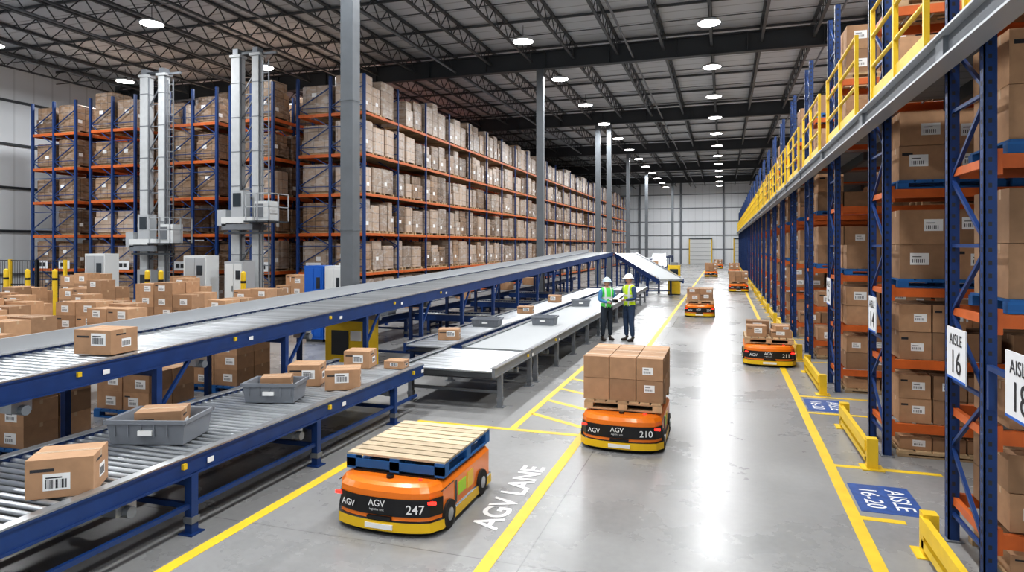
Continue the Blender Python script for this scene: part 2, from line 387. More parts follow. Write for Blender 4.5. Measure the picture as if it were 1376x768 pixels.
# rack end guards
def guard(y0,y1):
    b=MB()
    for y in (y0,y1): b.box(-.06,.06,y-.06,y+.06,.012,.36,'yellow_paint'); b.box(-.12,.12,y-.12,y+.12,0,.012,'yellow_paint')
    b.box(-.075,-.02,y0,y1,.20,.33,'yellow_paint'); b.box(-.06,-.03,y0,y1,.06,.13,'yellow_paint')
    b.build('rack_end_guard_rail',(1.68,0,0))
guard(4.4,6.45); guard(8.75,10.6)
for yf in ROWS[2:]: guard(yf-.3,yf+1.9)
# aisle signs
def asign(y,z,s,num,w=.5,h=.5,x=1.88):
    b=MB(); b.box(-.012,0,-w/2,w/2,-h/2,h/2,'sign_white'); b.box(-.013,-.012,-w/2,w/2,-h/2,-h/2+.02,'panel_blue')
    b.box(0,.04,-.03,.03,-.02,.02,'grey_steel')
    o=b.build('aisle_sign',(x,y,z))
    text('sign_text_word','AISLE',(-.0145,0,h*.27),(0,-1,0),(0,0,1),h*.30,'ink',o,bold=.001)
    text('sign_text_number',num,(-.0145,0,-h*.17),(0,-1,0),(0,0,1),h*.62,'ink',o,bold=.002)
asign(6.42,1.73,0,'16',.46,.44); asign(9.7,1.75,0,'14',.42,.46); asign(13.5,1.8,0,'12',.42,.5)
b=MB(); b.box(1.92,1.96,4.9,5.9,1.70,1.74,'blue_steel'); b.box(1.92,1.96,5.86,5.9,1.4,1.70,'blue_steel'); b.build('sign_bracket')
asign(5.16,1.70,0,'18',.48,.46)
# ------------------------------------------------------------ left high-bay storage racks
LZ=[.25,1.60,3.15,4.70,6.25,7.85]
def bigrack(xa,xb,y0,y1,light,name):
    b=MB(); H=9.3; bw=2.75; n=int((y1-y0)/bw)
    nx=2; wx=(xb-xa)/nx; pw=.035 if light else .05; bh=.10 if light else .13
    for k in range(n+1):
        y=y0+k*bw
        for j in range(nx+1):
            x=xa+j*wx; q=.05 if k==0 else pw; b.box(x-q,x+q,y-q,y+q,0,H,'blue_steel')
        if k<2:
            z=.3;f=0
            while z<H-.9:
                for j in range(nx):
                    p,q=(xa+j*wx,xa+(j+1)*wx) if f%2==0 else (xa+(j+1)*wx,xa+j*wx)
                    b.beam((p,y,z),(q,y,z+.78),.035,.035,'blue_steel'); b.beam((xa+j*wx,y,z),(xa+(j+1)*wx,y,z),.03,.03,'blue_steel')
                z+=.78;f+=1
    for z in LZ:
        for j in range(nx+1):
            x=xa+j*wx; b.box(x-.03,x+.03,y0,y0+n*bw,z-bh,z,'orange_steel')
        b.box(xa,xb,y0-.03,y0+.03,z-.12,z,'orange_steel')
    for k in range(n):
        for j in range(nx):
            if xb<-14 and k>3: continue
            if xb>-14 and j==0 and k>2: continue
            for li,z in enumerate(LZ):
                cx0=xa+j*wx+.09; cx1=xa+(j+1)*wx-.06
                y=y0+k*bw+.08; yend=y0+(k+1)*bw-.08
                while y<yend-.4:
                    lw=random.uniform(.62,.95) if light else random.uniform(1.1,1.3)
                    lw=min(lw,yend-y)
                    if yend-(y+lw)<.45: lw=yend-y
                    if random.random()<.04: y+=lw; continue
                    ya=y+.02; yb=y+lw-random.uniform(.04,.12)
                    b.box(cx0,cx1,ya,yb,z,z+.03,'wood'); b.box(cx0,cx1,ya+.05,ya+.15,z+.03,z+.1,'wood'); b.box(cx0,cx1,yb-.15,yb-.05,z+.03,z+.1,'wood')
                    hh=random.uniform(.9,1.26) if li<5 else random.uniform(1.0,1.6)
                    if li==0: hh=1.0
                    mt='wrapped_light' if random.random()<(.8 if light else .12) else 'wrapped_brown'
                    off=random.uniform(0,.08)
                    x0c,x1c=cx0+.03,cx1-off
                    if random.random()<.25:
                        h1=hh*random.uniform(.45,.7)
                        b.box(x0c,x1c,ya,yb,z+.1,z+.1+h1,mt); b.box(x0c+.04,x1c-.05,ya+.04,yb-.06,z+.1+h1,z+.1+hh,mt)
                    else:
                        c=.05; 
                        ring=[(x0c+c,ya),(x1c-c,ya),(x1c,ya+c),(x1c,yb-c),(x1c-c,yb),(x0c+c,yb),(x0c,yb-c),(x0c,ya+c)]
                        vs=[(p,q,z+.1) for p,q in ring]+[(p,q,z+.1+hh-.04) for p,q in ring]+[(p+(x0c+x1c-2*p)*.03,q+(ya+yb-2*q)*.03,z+.1+hh) for p,q in ring]
                        fs=[(i,(i+1)%8,8+(i+1)%8,8+i) for i in range(8)]+[(8+i,8+(i+1)%8,16+(i+1)%8,16+i) for i in range(8)]+[tuple(range(16,24))]
                        b.add(vs,fs,mt)
                    if random.random()<.55:
                        yy=ya+random.uniform(.1,.25); zz=z+.1+hh*random.uniform(.15,.35); b.box(x1c,x1c+.004,yy,yy+.2,zz,zz+.15,'label')
                    if k==0 and random.random()<.7:
                        xx=x0c+random.uniform(.2,.7)*(x1c-x0c-.3); zz=z+.1+hh*random.uniform(.3,.6); b.box(xx,xx+.22,ya-.004,ya,zz,zz+.16,'label')
                    y+=lw
    for j in range(nx): 
        x=xa+(j+.5)*wx; b.box(x-.35,x+.35,y0-.05,y0-.032,LZ[1]+.0,LZ[1]+.38,'sign_white'); b.box(x-.22,x-.03,y0-.054,y0-.05,LZ[1]+.1,LZ[1]+.28,'ink'); b.box(x+.02,x+.2,y0-.054,y0-.05,LZ[1]+.1,LZ[1]+.28,'ink')
    b.build(name)
YR=22.3
bigrack(-30.8,-28.1,YR,YR+28,False,'pallet_rack_storage')
bigrack(-27.2,-24.6,YR,YR+28,False,'pallet_rack_storage')
bigrack(-22.7,-20.2,YR,YR+28,False,'pallet_rack_storage')
bigrack(-19.5,-17.4,YR,YR+28,False,'pallet_rack_storage')
bigrack(-16.2,-13.2,YR,YR+74,True,'pallet_rack_storage')
# stacker cranes
def crane(x,y,H,cz):
    b=MB()
    b.box(-.85,.85,-.35,.35,.12,.45,'white_paint'); b.box(-.95,.95,-.06,.06,0,.12,'dark_steel')
    for sx,hw in ((-.45,.19),(.45,.15)):
        b.box(sx-hw,sx+hw,-.16,.16,.45,H,'mast_paint')
        b.box(sx-hw-.06,sx-hw,-.05,.05,.5,H,'dark_steel'); b.box(sx+hw,sx+hw+.03,-.12,-.06,.5,H,'grey_steel')
        z=1.
        while z<H: b.box(sx-hw-.01,sx+hw+.01,-.17,.17,z,z+.03,'grey_steel'); z+=1.3
        b.box(sx-.24,sx+.24,-.2,.2,H,H+.1,'mast_paint'); b.box(sx-.12,sx+.12,-.16,.16,H+.1,H+.32,'grey_steel')
    z=1.2
    while z<H-1: b.beam((-.25,0,z),(.3,0,z+.8),.04,.04,'grey_steel'); b.beam((-.25,0,z),(.3,0,z),.04,.04,'grey_steel'); z+=.9
    b.box(-.5,.5,-.08,.08,H+.1,H+.2,'dark_steel'); b.box(.5,1.3,-.05,.05,H+.04,H+.12,'grey_steel')
    for s2 in (.78,1.06): b.box(s2-.02,s2+.02,-.16,-.12,.5,H-.2,'grey_steel')
    z=.7
    while z<H-.3: b.box(.78,1.06,-.155,-.13,z,z+.03,'grey_steel'); z+=.3
    b.box(-.7,.7,-.62,-.22,cz,cz+.22,'white_paint'); b.box(-.25,.3,-.62,-.23,cz+.22,cz+1.2,'light_steel'); b.box(-.15,.2,-.635,-.62,cz+.6,cz+1.1,'screen')
    b.box(.6,1.7,-.95,.2,cz,cz+.06,'dark_steel')
    for (px,py) in ((.68,-.93),(1.68,-.93),(1.68,.18),(1.18,-.93),(1.68,-.4)): b.box(px-.02,px+.02,py-.02,py+.02,cz,cz+1.05,'light_steel')
    for zz in (cz+.55,cz+1.03): b.box(.66,1.7,-.95,-.92,zz,zz+.035,'light_steel'); b.box(1.665,1.7,-.95,.2,zz,zz+.035,'light_steel')
    b.box(.7,1.4,-.5,0,cz+.06,cz+.8,'white_paint'); b.box(.75,1.1,-.515,-.5,cz+.2,cz+.7,'grey_steel'); b.box(-.7,.7,-.6,.2,cz-.26,cz-.04,'grey_steel')
    b.box(-.9,-.5,-.6,-.2,cz-.1,cz+.5,'light_steel'); b.box(-.6,1.5,-.6,-.5,cz-.42,cz-.34,'dark_steel')
    b.box(-.35,.35,-.55,-.22,.5,1.7,'light_steel'); b.box(-.2,.2,-.565,-.55,.8,1.5,'dark_steel')
    b.build('stacker_crane',(x,y,0))
crane(-22.0,20.9,9.5,2.7); crane(-17.2,20.6,9.8,3.5)
def cabinet(x,y,w,d,h,main,front):
    b=MB(); b.box(-w/2,w/2,-d/2,d/2,.08,h,main); b.box(-w/2+.03,w/2-.03,-d/2+.03,d/2-.03,0,.08,'dark_steel')
    b.box(-w/2+.06,-.01,-d/2-.02,-d/2,.15,h-.08,front); b.box(.01,w/2-.06,-d/2-.02,-d/2,.15,h-.08,front)
    b.box(-.05,-.03,-d/2-.04,-d/2-.02,h*.5,h*.5+.2,'dark_steel'); b.box(.1,.35*w,-d/2-.03,-d/2-.02,h*.7,h*.85,'screen')
    return b.build('control_cabinet',(x,y,0))
cabinet(-22.6,19.0,1.0,.6,2.35,'white_paint','light_steel'); cabinet(-17.8,18.9,1.0,.6,2.3,'white_paint','light_steel'); cabinet(-16.3,19.1,.8,.6,2.1,'light_steel','white_paint')
cabinet(-10.75,15.8,.6,.6,2.1,'panel_blue','panel_blue'); cabinet(-10.12,15.8,.55,.6,2.1,'white_paint','white_paint')
b=MB()
for x in [-32+1.5*i for i in range(6)]: b.box(x-.05,x+.05,18.95,19.05,0,2.1,'yellow_paint' if int(x)%3==0 else 'black_plastic')
for z in (.15,1.1,2.05): b.box(-32,-24.5,18.99,19.01,z-.02,z+.02,'black_plastic')
x=-32
while x<-24.5: b.box(x-.006,x+.006,18.995,19.005,.15,2.05,'black_plastic'); x+=.14
b.build('safety_fence')
for (x,y) in ((-19.2,17.9),(-18.6,17.9),(-15.3,18.1),(-24.3,17.4),(-25.4,17.4),(-26.8,17.2),(-23.2,17.6)):
    b=MB(); b.cyl((0,0,0),(0,0,1.75),.085,'yellow_paint',12); b.cyl((0,0,1.75),(0,0,1.8),.085,'yellow_paint',12,.03); b.cyl((0,0,1.4),(0,0,1.48),.087,'black_plastic',12); b.box(-.14,.14,-.14,.14,0,.015,'yellow_paint'); b.build('safety_bollard',(x,y,0))
# ------------------------------------------------------------ conveyors
def conveyor(name,x0,x1,y0,y1,z0,z1=None,kind='roller',leg=2.0,fr='blue_steel',h=.16,guardh=0,pitch=.105,lower=False):
    z1=z0 if z1 is None else z1
    b=MB(); sl=(z1-z0)/(y1-y0); Z=lambda y:z0+sl*(y-y0)
    def sl_box(xa,xb,dz0,dz1,mt,ya=y0,yb=y1):
        b.add([(xa,ya,Z(ya)+dz0),(xb,ya,Z(ya)+dz0),(xb,yb,Z(yb)+dz0),(xa,yb,Z(yb)+dz0),(xa,ya,Z(ya)+dz1),(xb,ya,Z(ya)+dz1),(xb,yb,Z(yb)+dz1),(xa,yb,Z(yb)+dz1)],
              [(0,3,2,1),(4,5,6,7),(0,1,5,4),(1,2,6,5),(2,3,7,6),(3,0,4,7)],mt)
    sl_box(x0,x0+.05,-h,.02,fr); sl_box(x1-.05,x1,-h,.02,fr)
    sl_box(x1-.08,x1+.015,.02,.035,'galv'); sl_box(x0-.015,x0+.08,.02,.035,'galv')
    sl_box(x1,x1+.012,-h,-h+.02,fr); sl_box(x1,x1+.012,-.0,.02,fr)
    if guardh: sl_box(x0-.02,x0,0,guardh,'light_steel')
    if kind=='roller':
        y=y0+.05
        while y<y1-.03:
            b.cyl((x0+.05,y,Z(y)-.03),(x1-.05,y,Z(y)-.03),.028,'roller',10); y+=pitch
        sl_box(x0+.05,x1-.05,-.14,-.13,'black_plastic')
    else:
        sl_box(x0+.05,x1-.05,-.08,0,'belt')
    y=y0+.35
    while y<y1:
        zt=Z(y)-h
        for x in (x0+.03,x1-.03):
            b.box(x-.04,x+.04,y-.04,y+.04,.012,zt+.02,fr); b.box(x-.08,x+.08,y-.08,y+.08,0,.012,fr)
            b.box(x-.05,x+.05,y-.05,y+.05,.1,.16,'grey_steel')
        b.box(x0,x1,y-.03,y+.03,zt-.1,zt-.02,fr); 
        if zt>.4: b.box(x0,x1,y-.02,y+.02,.22,.27,fr)
        if zt>.9: b.beam((x1-.03,y,zt-.55),(x1-.03,min(y+.5,y1),zt+.02),.04,.04,fr)
        y+=leg
    if lower: 
        b.box(x0+.01,x0+.05,y0+.4,y1-.2,.24,.28,fr); b.box(x1-.05,x1-.01,y0+.4,y1-.2,.24,.28,fr)
    y=y0+1.2
    while y<y1 and y<14:
        b.box(x1-.28,x1-.08,y,y+.2,Z(y)-h-.12,Z(y)-h+.02,'galv'); b.cyl((x1-.2,y+.1,Z(y)-h-.1),(x1-.02,y+.1,Z(y)-h-.1),.05,'grey_steel',10)
        b.box(x1,x1+.03,y+.6,y+.64,Z(y)-.07,Z(y)-.02,'yellow_paint'); b.box(x1+.012,x1+.016,y+.9,y+.98,Z(y)-.10,Z(y)-.05,'label')
        y+=2.3
    return b.build(name)
conveyor('roller_conveyor',-6.28,-4.65,.6,9.7,.70,leg=1.95,lower=True)
EL=lambda y:1.24+.025*y
conveyor('elevated_roller_conveyor',-7.95,-6.42,1.,40.,EL(1),EL(40),leg=2.4,h=.2,guardh=.2,pitch=.12)
conveyor('roller_table',-5.15,-3.47,9.85,11.9,.66,leg=1.7,fr='grey_steel',h=.12,pitch=.125)
conveyor('belt_conveyor',-4.9,-3.47,11.97,32,.66,kind='belt',leg=1.7,fr='grey_steel',h=.12)
conveyor('roller_conveyor',-6.3,-5.2,12.2,31,.62,leg=1.8,pitch=.13,lower=True)
conveyor('roller_conveyor',-9.8,-8.75,14.6,40,.7,leg=2.2,pitch=.13)
conveyor('roller_conveyor',-11.7,-10.7,17,44,.9,leg=2.2,pitch=.14)
conveyor('sorting_belt_conveyor',-10.5,-9.55,3.0,12.0,1.0,kind='belt',leg=2.2,guardh=.2,fr='blue_steel')
conveyor('belt_conveyor',-5.5,-4.4,46,51.5,1.1,kind='belt',leg=2.4)
conveyor('belt_conveyor',-7.1,-6.0,47,84,1.5,kind='belt',leg=2.4)
def xconv(name,xa,xb,yc,w,z0,z1,kind='roller',rz=math.pi/2,h=.16):
    o=conveyor(name,-w/2,w/2,0,xb-xa,z0,z1,kind=kind,leg=1.5,pitch=.1,h=h)
    o.location=(xb,yc,0); o.rotation_euler=(0,0,rz); return o
for yy in (18,22.5,27): xconv('cross_roller_conveyor',-8.7,-6.4,yy,.9,.62,.62)
# ramp coming down from the crest of the elevated line towards the main aisle
o=conveyor('decline_belt_conveyor',-.7,.7,0,6.7,2.2,.95,kind='belt',leg=1.6,h=.22); o.location=(-5.7,40.2,0); o.rotation_euler=(0,0,math.radians(-152))
o=conveyor('incline_belt_conveyor',-.6,.6,0,12,1.0,1.9,kind='belt',leg=2,h=.2); o.location=(-4.9,53,0); o.rotation_euler=(0,0,math.radians(5))
b=MB(); b.box(-.45,.45,-.3,.3,.06,1.12,'yellow_paint'); b.box(-.42,.42,-.27,.27,0,.06,'black_plastic'); b.box(-.3,.1,-.31,-.3,.4,.9,'dark_steel'); b.box(.15,.4,-.315,-.3,.7,.9,'label'); b.box(-.38,.38,-.2,.2,1.12,1.16,'grey_steel')
b.build('conveyor_drive_unit',(-7.45,12.1,0))
b=MB(); b.box(-.32,.32,-.25,.25,.05,1.6,'yellow_paint'); b.box(-.34,.34,-.27,.27,0,.05,'black_plastic'); b.box(-.22,.22,-.27,-.25,1.0,1.4,'screen'); b.box(-.24,.24,-.29,-.25,.75,.82,'black_plastic'); b.box(-.2,.2,-.2,.2,1.6,1.75,'grey_steel')
b.build('control_kiosk',(-2.55,36.6,0))
# totes
def tote(x,y,z,sx,sy,h,rz,fill=True):
    b=MB(); t=.018; i=.03
    def ring(hx,hy,z): return [(-hx,-hy,z),(hx,-hy,z),(hx,hy,z),(-hx,hy,z)]
    hx,hy=sx/2,sy/2
    vo=ring(hx-i,hy-i,0)+ring(hx,hy,h); vi=ring(hx-i-t,hy-i-t,.02)+ring(hx-t,hy-t,h)
    b.add(vo+vi,[(3,2,1,0),(0,1,5,4),(1,2,6,5),(2,3,7,6),(3,0,4,7),(8,9,10,11),(9,8,12,13),(10,9,13,14),(11,10,14,15),(8,11,15,12),(4,5,13,12),(5,6,14,13),(6,7,15,14),(7,4,12,15)],'tote_grey')
    for s in (-1,1):
        b.box(-hx-.02,hx+.02,s*hy-.012 if s<0 else hy-.006,s*hy+.006 if s<0 else hy+.012,h-.035,h+.005,'tote_grey')
        b.box(s*hx-(.012 if s<0 else .006),s*hx+(.006 if s<0 else .012),-hy-.02,hy+.02,h-.035,h+.005,'tote_grey')
        k=-hx+.08
        while k<hx-.05: b.box(k,k+.012,s*(hy-.006)-.008,s*(hy-.006)+.008,h*.35,h-.03,'tote_grey'); k+=.13
    b.box(-.07,.07,-hy-.012,-hy+.01,h*.4,h*.6,'label')
    if fill: carton(b,.02,.0,.022,sx*.55,sy*.62,h*1.15,.25,2)
    b.build('plastic_tote',(x,y,z),rz=rz)
tote(-5.45,5.25,.702,.78,.56,.24,.28); tote(-5.42,7.0,.702,.66,.46,.24,.28,True)
def lone(x,y,z,sx,sy,sz,rz,lab=2):
    b=MB(); carton(b,0,0,0,sx,sy,sz,0,lab); b.build('cardboard_box',(x,y,z),rz=rz)
lone(-5.02,3.92,.700,.46,.40,.30,.62); lone(-5.62,7.95,.700,.44,.38,.29,.35); lone(-5.0,7.9,.700,.46,.40,.27,.5); lone(-5.6,9.35,.700,.42,.38,.27,.2); lone(-5.0,9.45,.700,.32,.28,.12,.1)
lone(-6.95,5.9,EL(5.9)+.01,.50,.40,.28,.1)
for i,(x,y) in enumerate([(-4.3,16.0),(-4.5,21.3),(-4.2,26)]): tote(x,y,.662,.6,.42,.22,.3*i,False)
tote(-5.7,15.6,.622,.7,.5,.2,.1,False); lone(-5.7,19,.622,.45,.4,.2,.1); lone(-5.8,23,.622,.45,.4,.25,.1); tote(-9.2,16.5,.702,.7,.5,.2,0,True); lone(-5.7,13.2,.622,.45,.4,.22,.3)
for y in (17,21,26,30): lone(-9.3,y+1.8,.702,.6,.5,.35,.1*y)
for y in (19,22,25.5,29,33): lone(-11.2,y,.902,.6,.5,.4,.1*y)
for y in (47.5,50): lone(-4.95,y,1.102,.6,.5,.4,.1*y)
# carton piles at packing area
def pile(x,y,nx,ny,nz,sx=.58,sy=.48,sz=.34,base=True,z0=0.,rz=0.,st='wood'):
    b=MB()
    if base: pallet(b,0,0,0,nx*sx+.05,ny*sy+.05,0,st,st,.13,7)
    zb=.132 if base else .002
    for i in range(nx):
        for j in range(ny):
            n=nz-(1 if random.random()<.35 else 0)
            z=zb
            for k in range(n):
                hh=sz*random.uniform(.85,1.0)
                carton(b,(i-(nx-1)/2)*sx,(j-(ny-1)/2)*sy,z,sx-.02,sy-.02,hh,random.uniform(-.04,.04) if k==n-1 else 0,1); z+=hh+.001
    b.build('carton_stack',(x,y,z0),rz=rz)
for (x,y,nx,ny,nz) in [(-12.2,8.4,2,2,4),(-14.0,9.2,2,2,4),(-11.9,10.6,2,2,4),(-13.8,11.4,2,2,4),(-15.8,10.8,2,2,4),(-15.8,12.9,2,2,4),(-13.7,13.7,3,2,5),(-11.6,13.0,2,2,4),(-17.9,12.6,2,2,4),(-17.9,14.8,3,2,5),(-20.2,14.2,2,2,4),(-20.3,16.5,2,2,5),(-15.4,15.7,2,2,5),(-12.9,16.0,2,2,4),(-13.3,18.4,2,2,5),(-22.4,16.0,2,2,4),(-17.6,9.9,2,2,4),(-15.6,8.1,2,2,4),(-12.2,6.3,2,2,3),(-14.2,6.6,2,2,3)]:
    pile(x,y,nx,ny,nz,rz=random.uniform(-.12,.12))
for (x,y,nz) in ((-8.75,4.4,2),(-8.75,6.3,3),(-8.8,8.2,3),(-8.8,10.1,4)): pile(x,y,2,2,nz,.5,.48,.3,st='blue_wood',rz=random.uniform(-.05,.05))
for (x,y) in ((-10.0,5.2),(-10.05,6.5),(-10.0,7.6),(-10.05,8.7),(-10,9.9),(-10,11.1)):
    b=MB(); carton(b,0,0,0,random.uniform(.55,.7),random.uniform(.5,.65),random.uniform(.2,.4),0,1); b.build('cardboard_box',(x,y,1.001),rz=random.uniform(-.2,.2))
# ------------------------------------------------------------ AGV
def agv(x,y,num,load,rz=0.,lg=1.52,wd=1.08):
    e=empty('automated_guided_vehicle',(x,y,0),rz)
    hw=wd/2
    def outline(ins,yf=0.):
        pts=[]; w=hw-ins; y0=ins+yf; y1=lg-ins
        n=14
        for i in range(n+1):
            t=-1+2*i/n; xx=t*w; bulge=.13*(1-abs(t)**2.6)
            c=0
            if abs(t)>.82: c=.09*((abs(t)-.82)/.18)**2
            pts.append((xx,y0+.13-bulge+c))
        for i in range(6):
            a=i/5*math.pi/2; pts.append((w-.07+.07*math.cos(a),y1-.07+.07*math.sin(a)))
        for i in range(6):
            a=math.pi/2+i/5*math.pi/2; pts.append((-w+.07+.07*math.cos(a),y1-.07+.07*math.sin(a)))
        return pts
    def loft(b,levels):
        rings=[[(px,py,z) for px,py in outline(ins)] for (z,ins,_) in levels]; n=len(rings[0])
        for a in range(len(levels)-1):
            b.add(rings[a]+rings[a+1],[(i,(i+1)%n,n+(i+1)%n,n+i) for i in range(n)],levels[a+1][2],False)
        b.add(rings[0],[tuple(range(n-1,-1,-1))],levels[0][2]); b.add(rings[-1],[tuple(range(n))],levels[-1][2])
    b=MB()
    loft(b,[(.0,.06,'rubber'),(.045,.012,'rubber'),(.05,0.0,'black_plastic'),(.14,0.,'agv_yellow'),(.15,.02,'black_plastic'),(.155,.022,'agv_orange'),(.40,.022,'agv_orange'),(.445,.05,'agv_orange'),(.46,.10,'agv_orange')])
    b.build('body',parent=e)
    b=MB()
    o=outline(.016)[:15]
    vs=[(px,py,.185) for px,py in o]+[(px,py,.345) for px,py in o]
    b.add(vs,[(i,i+1,i+16,i+15) for i in range(14)],'black_plastic')
    for s in (-1,1):
        px,py=outline(.008)[13 if s>0 else 1]
        b.box(px-.05,px+.05,py-.0,py+.03,.30,.325,'red_lamp')
        for yy in (.36,lg-.33):
            b.cyl((s*(hw-.03),yy,.135),(s*(hw+.004),yy,.135),.13,'rubber',20); b.cyl((s*(hw+.0),yy,.135),(s*(hw+.01),yy,.135),.06,'galv',14)
        x0=s*(hw-.0195)
        b.box(x0-.003,x0+.003,.60,.80,.22,.34,'green_sticker'); b.box(x0-.003,x0+.003,.84,1.0,.2,.36,'agv_yellow'); b.box(x0-.003,x0+.003,.52,.57,.17,.38,'black_plastic')
        b.box(x0-.002,x0+.002,.2,.5,.392,.40,'black_plastic')
    b.box(-hw+.12,hw-.12,.30,lg-.12,.455,.475,'black_plastic')
    b.cyl((0,.22,.455),(0,.22,.485),.035,'black_plastic',14); b.box(-.12,.12,-.008,.06,.15,.18,'black_plastic')
    b.cyl((hw*.55,.24,.455),(hw*.55,.24,.47),.02,'red_lamp',10)
    b.box(-.14,.14,-.008,.02,.07,.115,'label')
    b.build('panels_and_wheels',parent=e)
    k=hw/.54
    text('text_logo','AGV',(-.03,.0125,.29),(1,0,0),(0,0,1),.085,'label',e,bold=.001); 
    text('text_tag','logistics unit',(-.03,.0125,.235),(1,0,0),(0,0,1),.03,'label',e)
    text('text_name','AGV',(-.335*k,.046,.255),(1,-.30,0),(0,0,1),.085,'label',e,bold=.001)
    text('text_number',num,(.335*k,.046,.255),(1,.30,0),(0,0,1),.115,'label',e,bold=.001)
    ym=.30+(lg-.36)/2
    if load=='pallet':
        b=MB()
        b.M=T(0,ym+.02,.478,math.pi/2); pallet(b,0,0,0,1.24,1.04,0,'pale_board','blue_wood',.15,9); b.box(-.62,-.60,-.52,.52,.02,.10,'blue_wood'); b.build('wooden_pallet',(x,y,0),rz=rz)
    else:
        b=MB(); pallet(b,0,ym,.478,1.02,1.2,0,'wood','wood',.12,7); b.build('wooden_pallet',(x,y,0),rz=rz)
        b=MB(); z=.60
        if load=='big':
            for k in range(2):
                for i in range(3):
                    for j in range(3): carton(b,(i-1)*.352,ym+(j-1)*.385,z,.34,.375,.285,0,1 if i==2 else 0)
                z+=.290
        elif load=='mid':
            for k in range(2):
                for i in range(2):
                    for j in range(2): carton(b,(i-.5)*.47,ym+(j-.5)*.5,z,.46,.48,.24-.05*k,0,1)
                z+=.242
        else:
            carton(b,-.25,ym-.2,z,.42,.4,.24,0,1); carton(b,.27,ym-.25,z,.44,.4,.15,0,1); carton(b,-.2,ym+.3,z,.5,.4,.3,0,1); carton(b,.3,ym+.25,z,.4,.4,.22,0,1); carton(b,.27,ym-.25,z+.152,.3,.3,.1,.2,1)
        b.build('carton_load',(x,y,0),rz=rz)
agv(-3.0,5.32,'247','pallet',lg=1.56,wd=1.11); agv(-1.27,8.38,'210','big'); agv(.96,15.3,'211','small'); agv(-.85,25.2,'205','mid')
agv(.82,39.6,'198','big'); agv(-1.0,58,'187','big'); agv(.95,64,'176','mid'); agv(-.6,80,'160','mid')
# ------------------------------------------------------------ people
def skin_mesh(verts,edges,rad,root,sub=2):
    me=bpy.data.meshes.new('tmp'); me.from_pydata(verts,edges,[]); ob=bpy.data.objects.new('tmp',me); COL.objects.link(ob)
    md=ob.modifiers.new('s','SKIN'); md.use_smooth_shade=True
    sv=me.skin_vertices[0].data
    for i,r in enumerate(rad): sv[i].radius=r if isinstance(r,tuple) else (r,r); sv[i].use_root=(i==root)
    sb=ob.modifiers.new('u','SUBSURF'); sb.levels=sub; sb.render_levels=sub
    dg=bpy.context.evaluated_depsgraph_get(); m2=bpy.data.meshes.new_from_object(ob.evaluated_get(dg))
    bpy.data.objects.remove(ob); return m2
def hand(name,w,d,nrm,parent,side):
    w=Vector(w); d=Vector(d).normalized(); n=Vector(nrm); n=(n-d*n.dot(d)).normalized(); s=d.cross(n)*side
    V=[w-d*.01,w+d*.04,w+d*.075]; R=[(.026,.02),(.036,.016),(.036,.014)]; E=[(0,1),(1,2)]
    for k,(o,l) in enumerate(((-.028,.062),(-.009,.074),(.010,.070),(.028,.054))):
        base=len(V); p=w+d*.085+s*o; V.append(p); R.append(.0105); E.append((2,base))
        p1=p+(d*.8+n*.35).normalized()*l*.45; p2=p1+(d*.3+n*.9).normalized()*l*.32; p3=p2+(n*1-d*.3).normalized()*l*.23
        for q,r in ((p1,.0095),(p2,.009),(p3,.0075)): V.append(q); R.append(r); E.append((len(V)-2,len(V)-1))
    p=w+d*.03-s*.03; b0=len(V); V+= [p,p-s*.022+d*.03+n*.012,p-s*.02+d*.055+n*.03]; R+=[.013,.011,.009]; E+=[(1,b0),(b0,b0+1),(b0+1,b0+2)]
    m=skin_mesh(V,E,R,0,1); m.materials.append(MATS['skin'])
    ob=bpy.data.objects.new(name,m); COL.objects.link(ob); ob.parent=parent; return ob
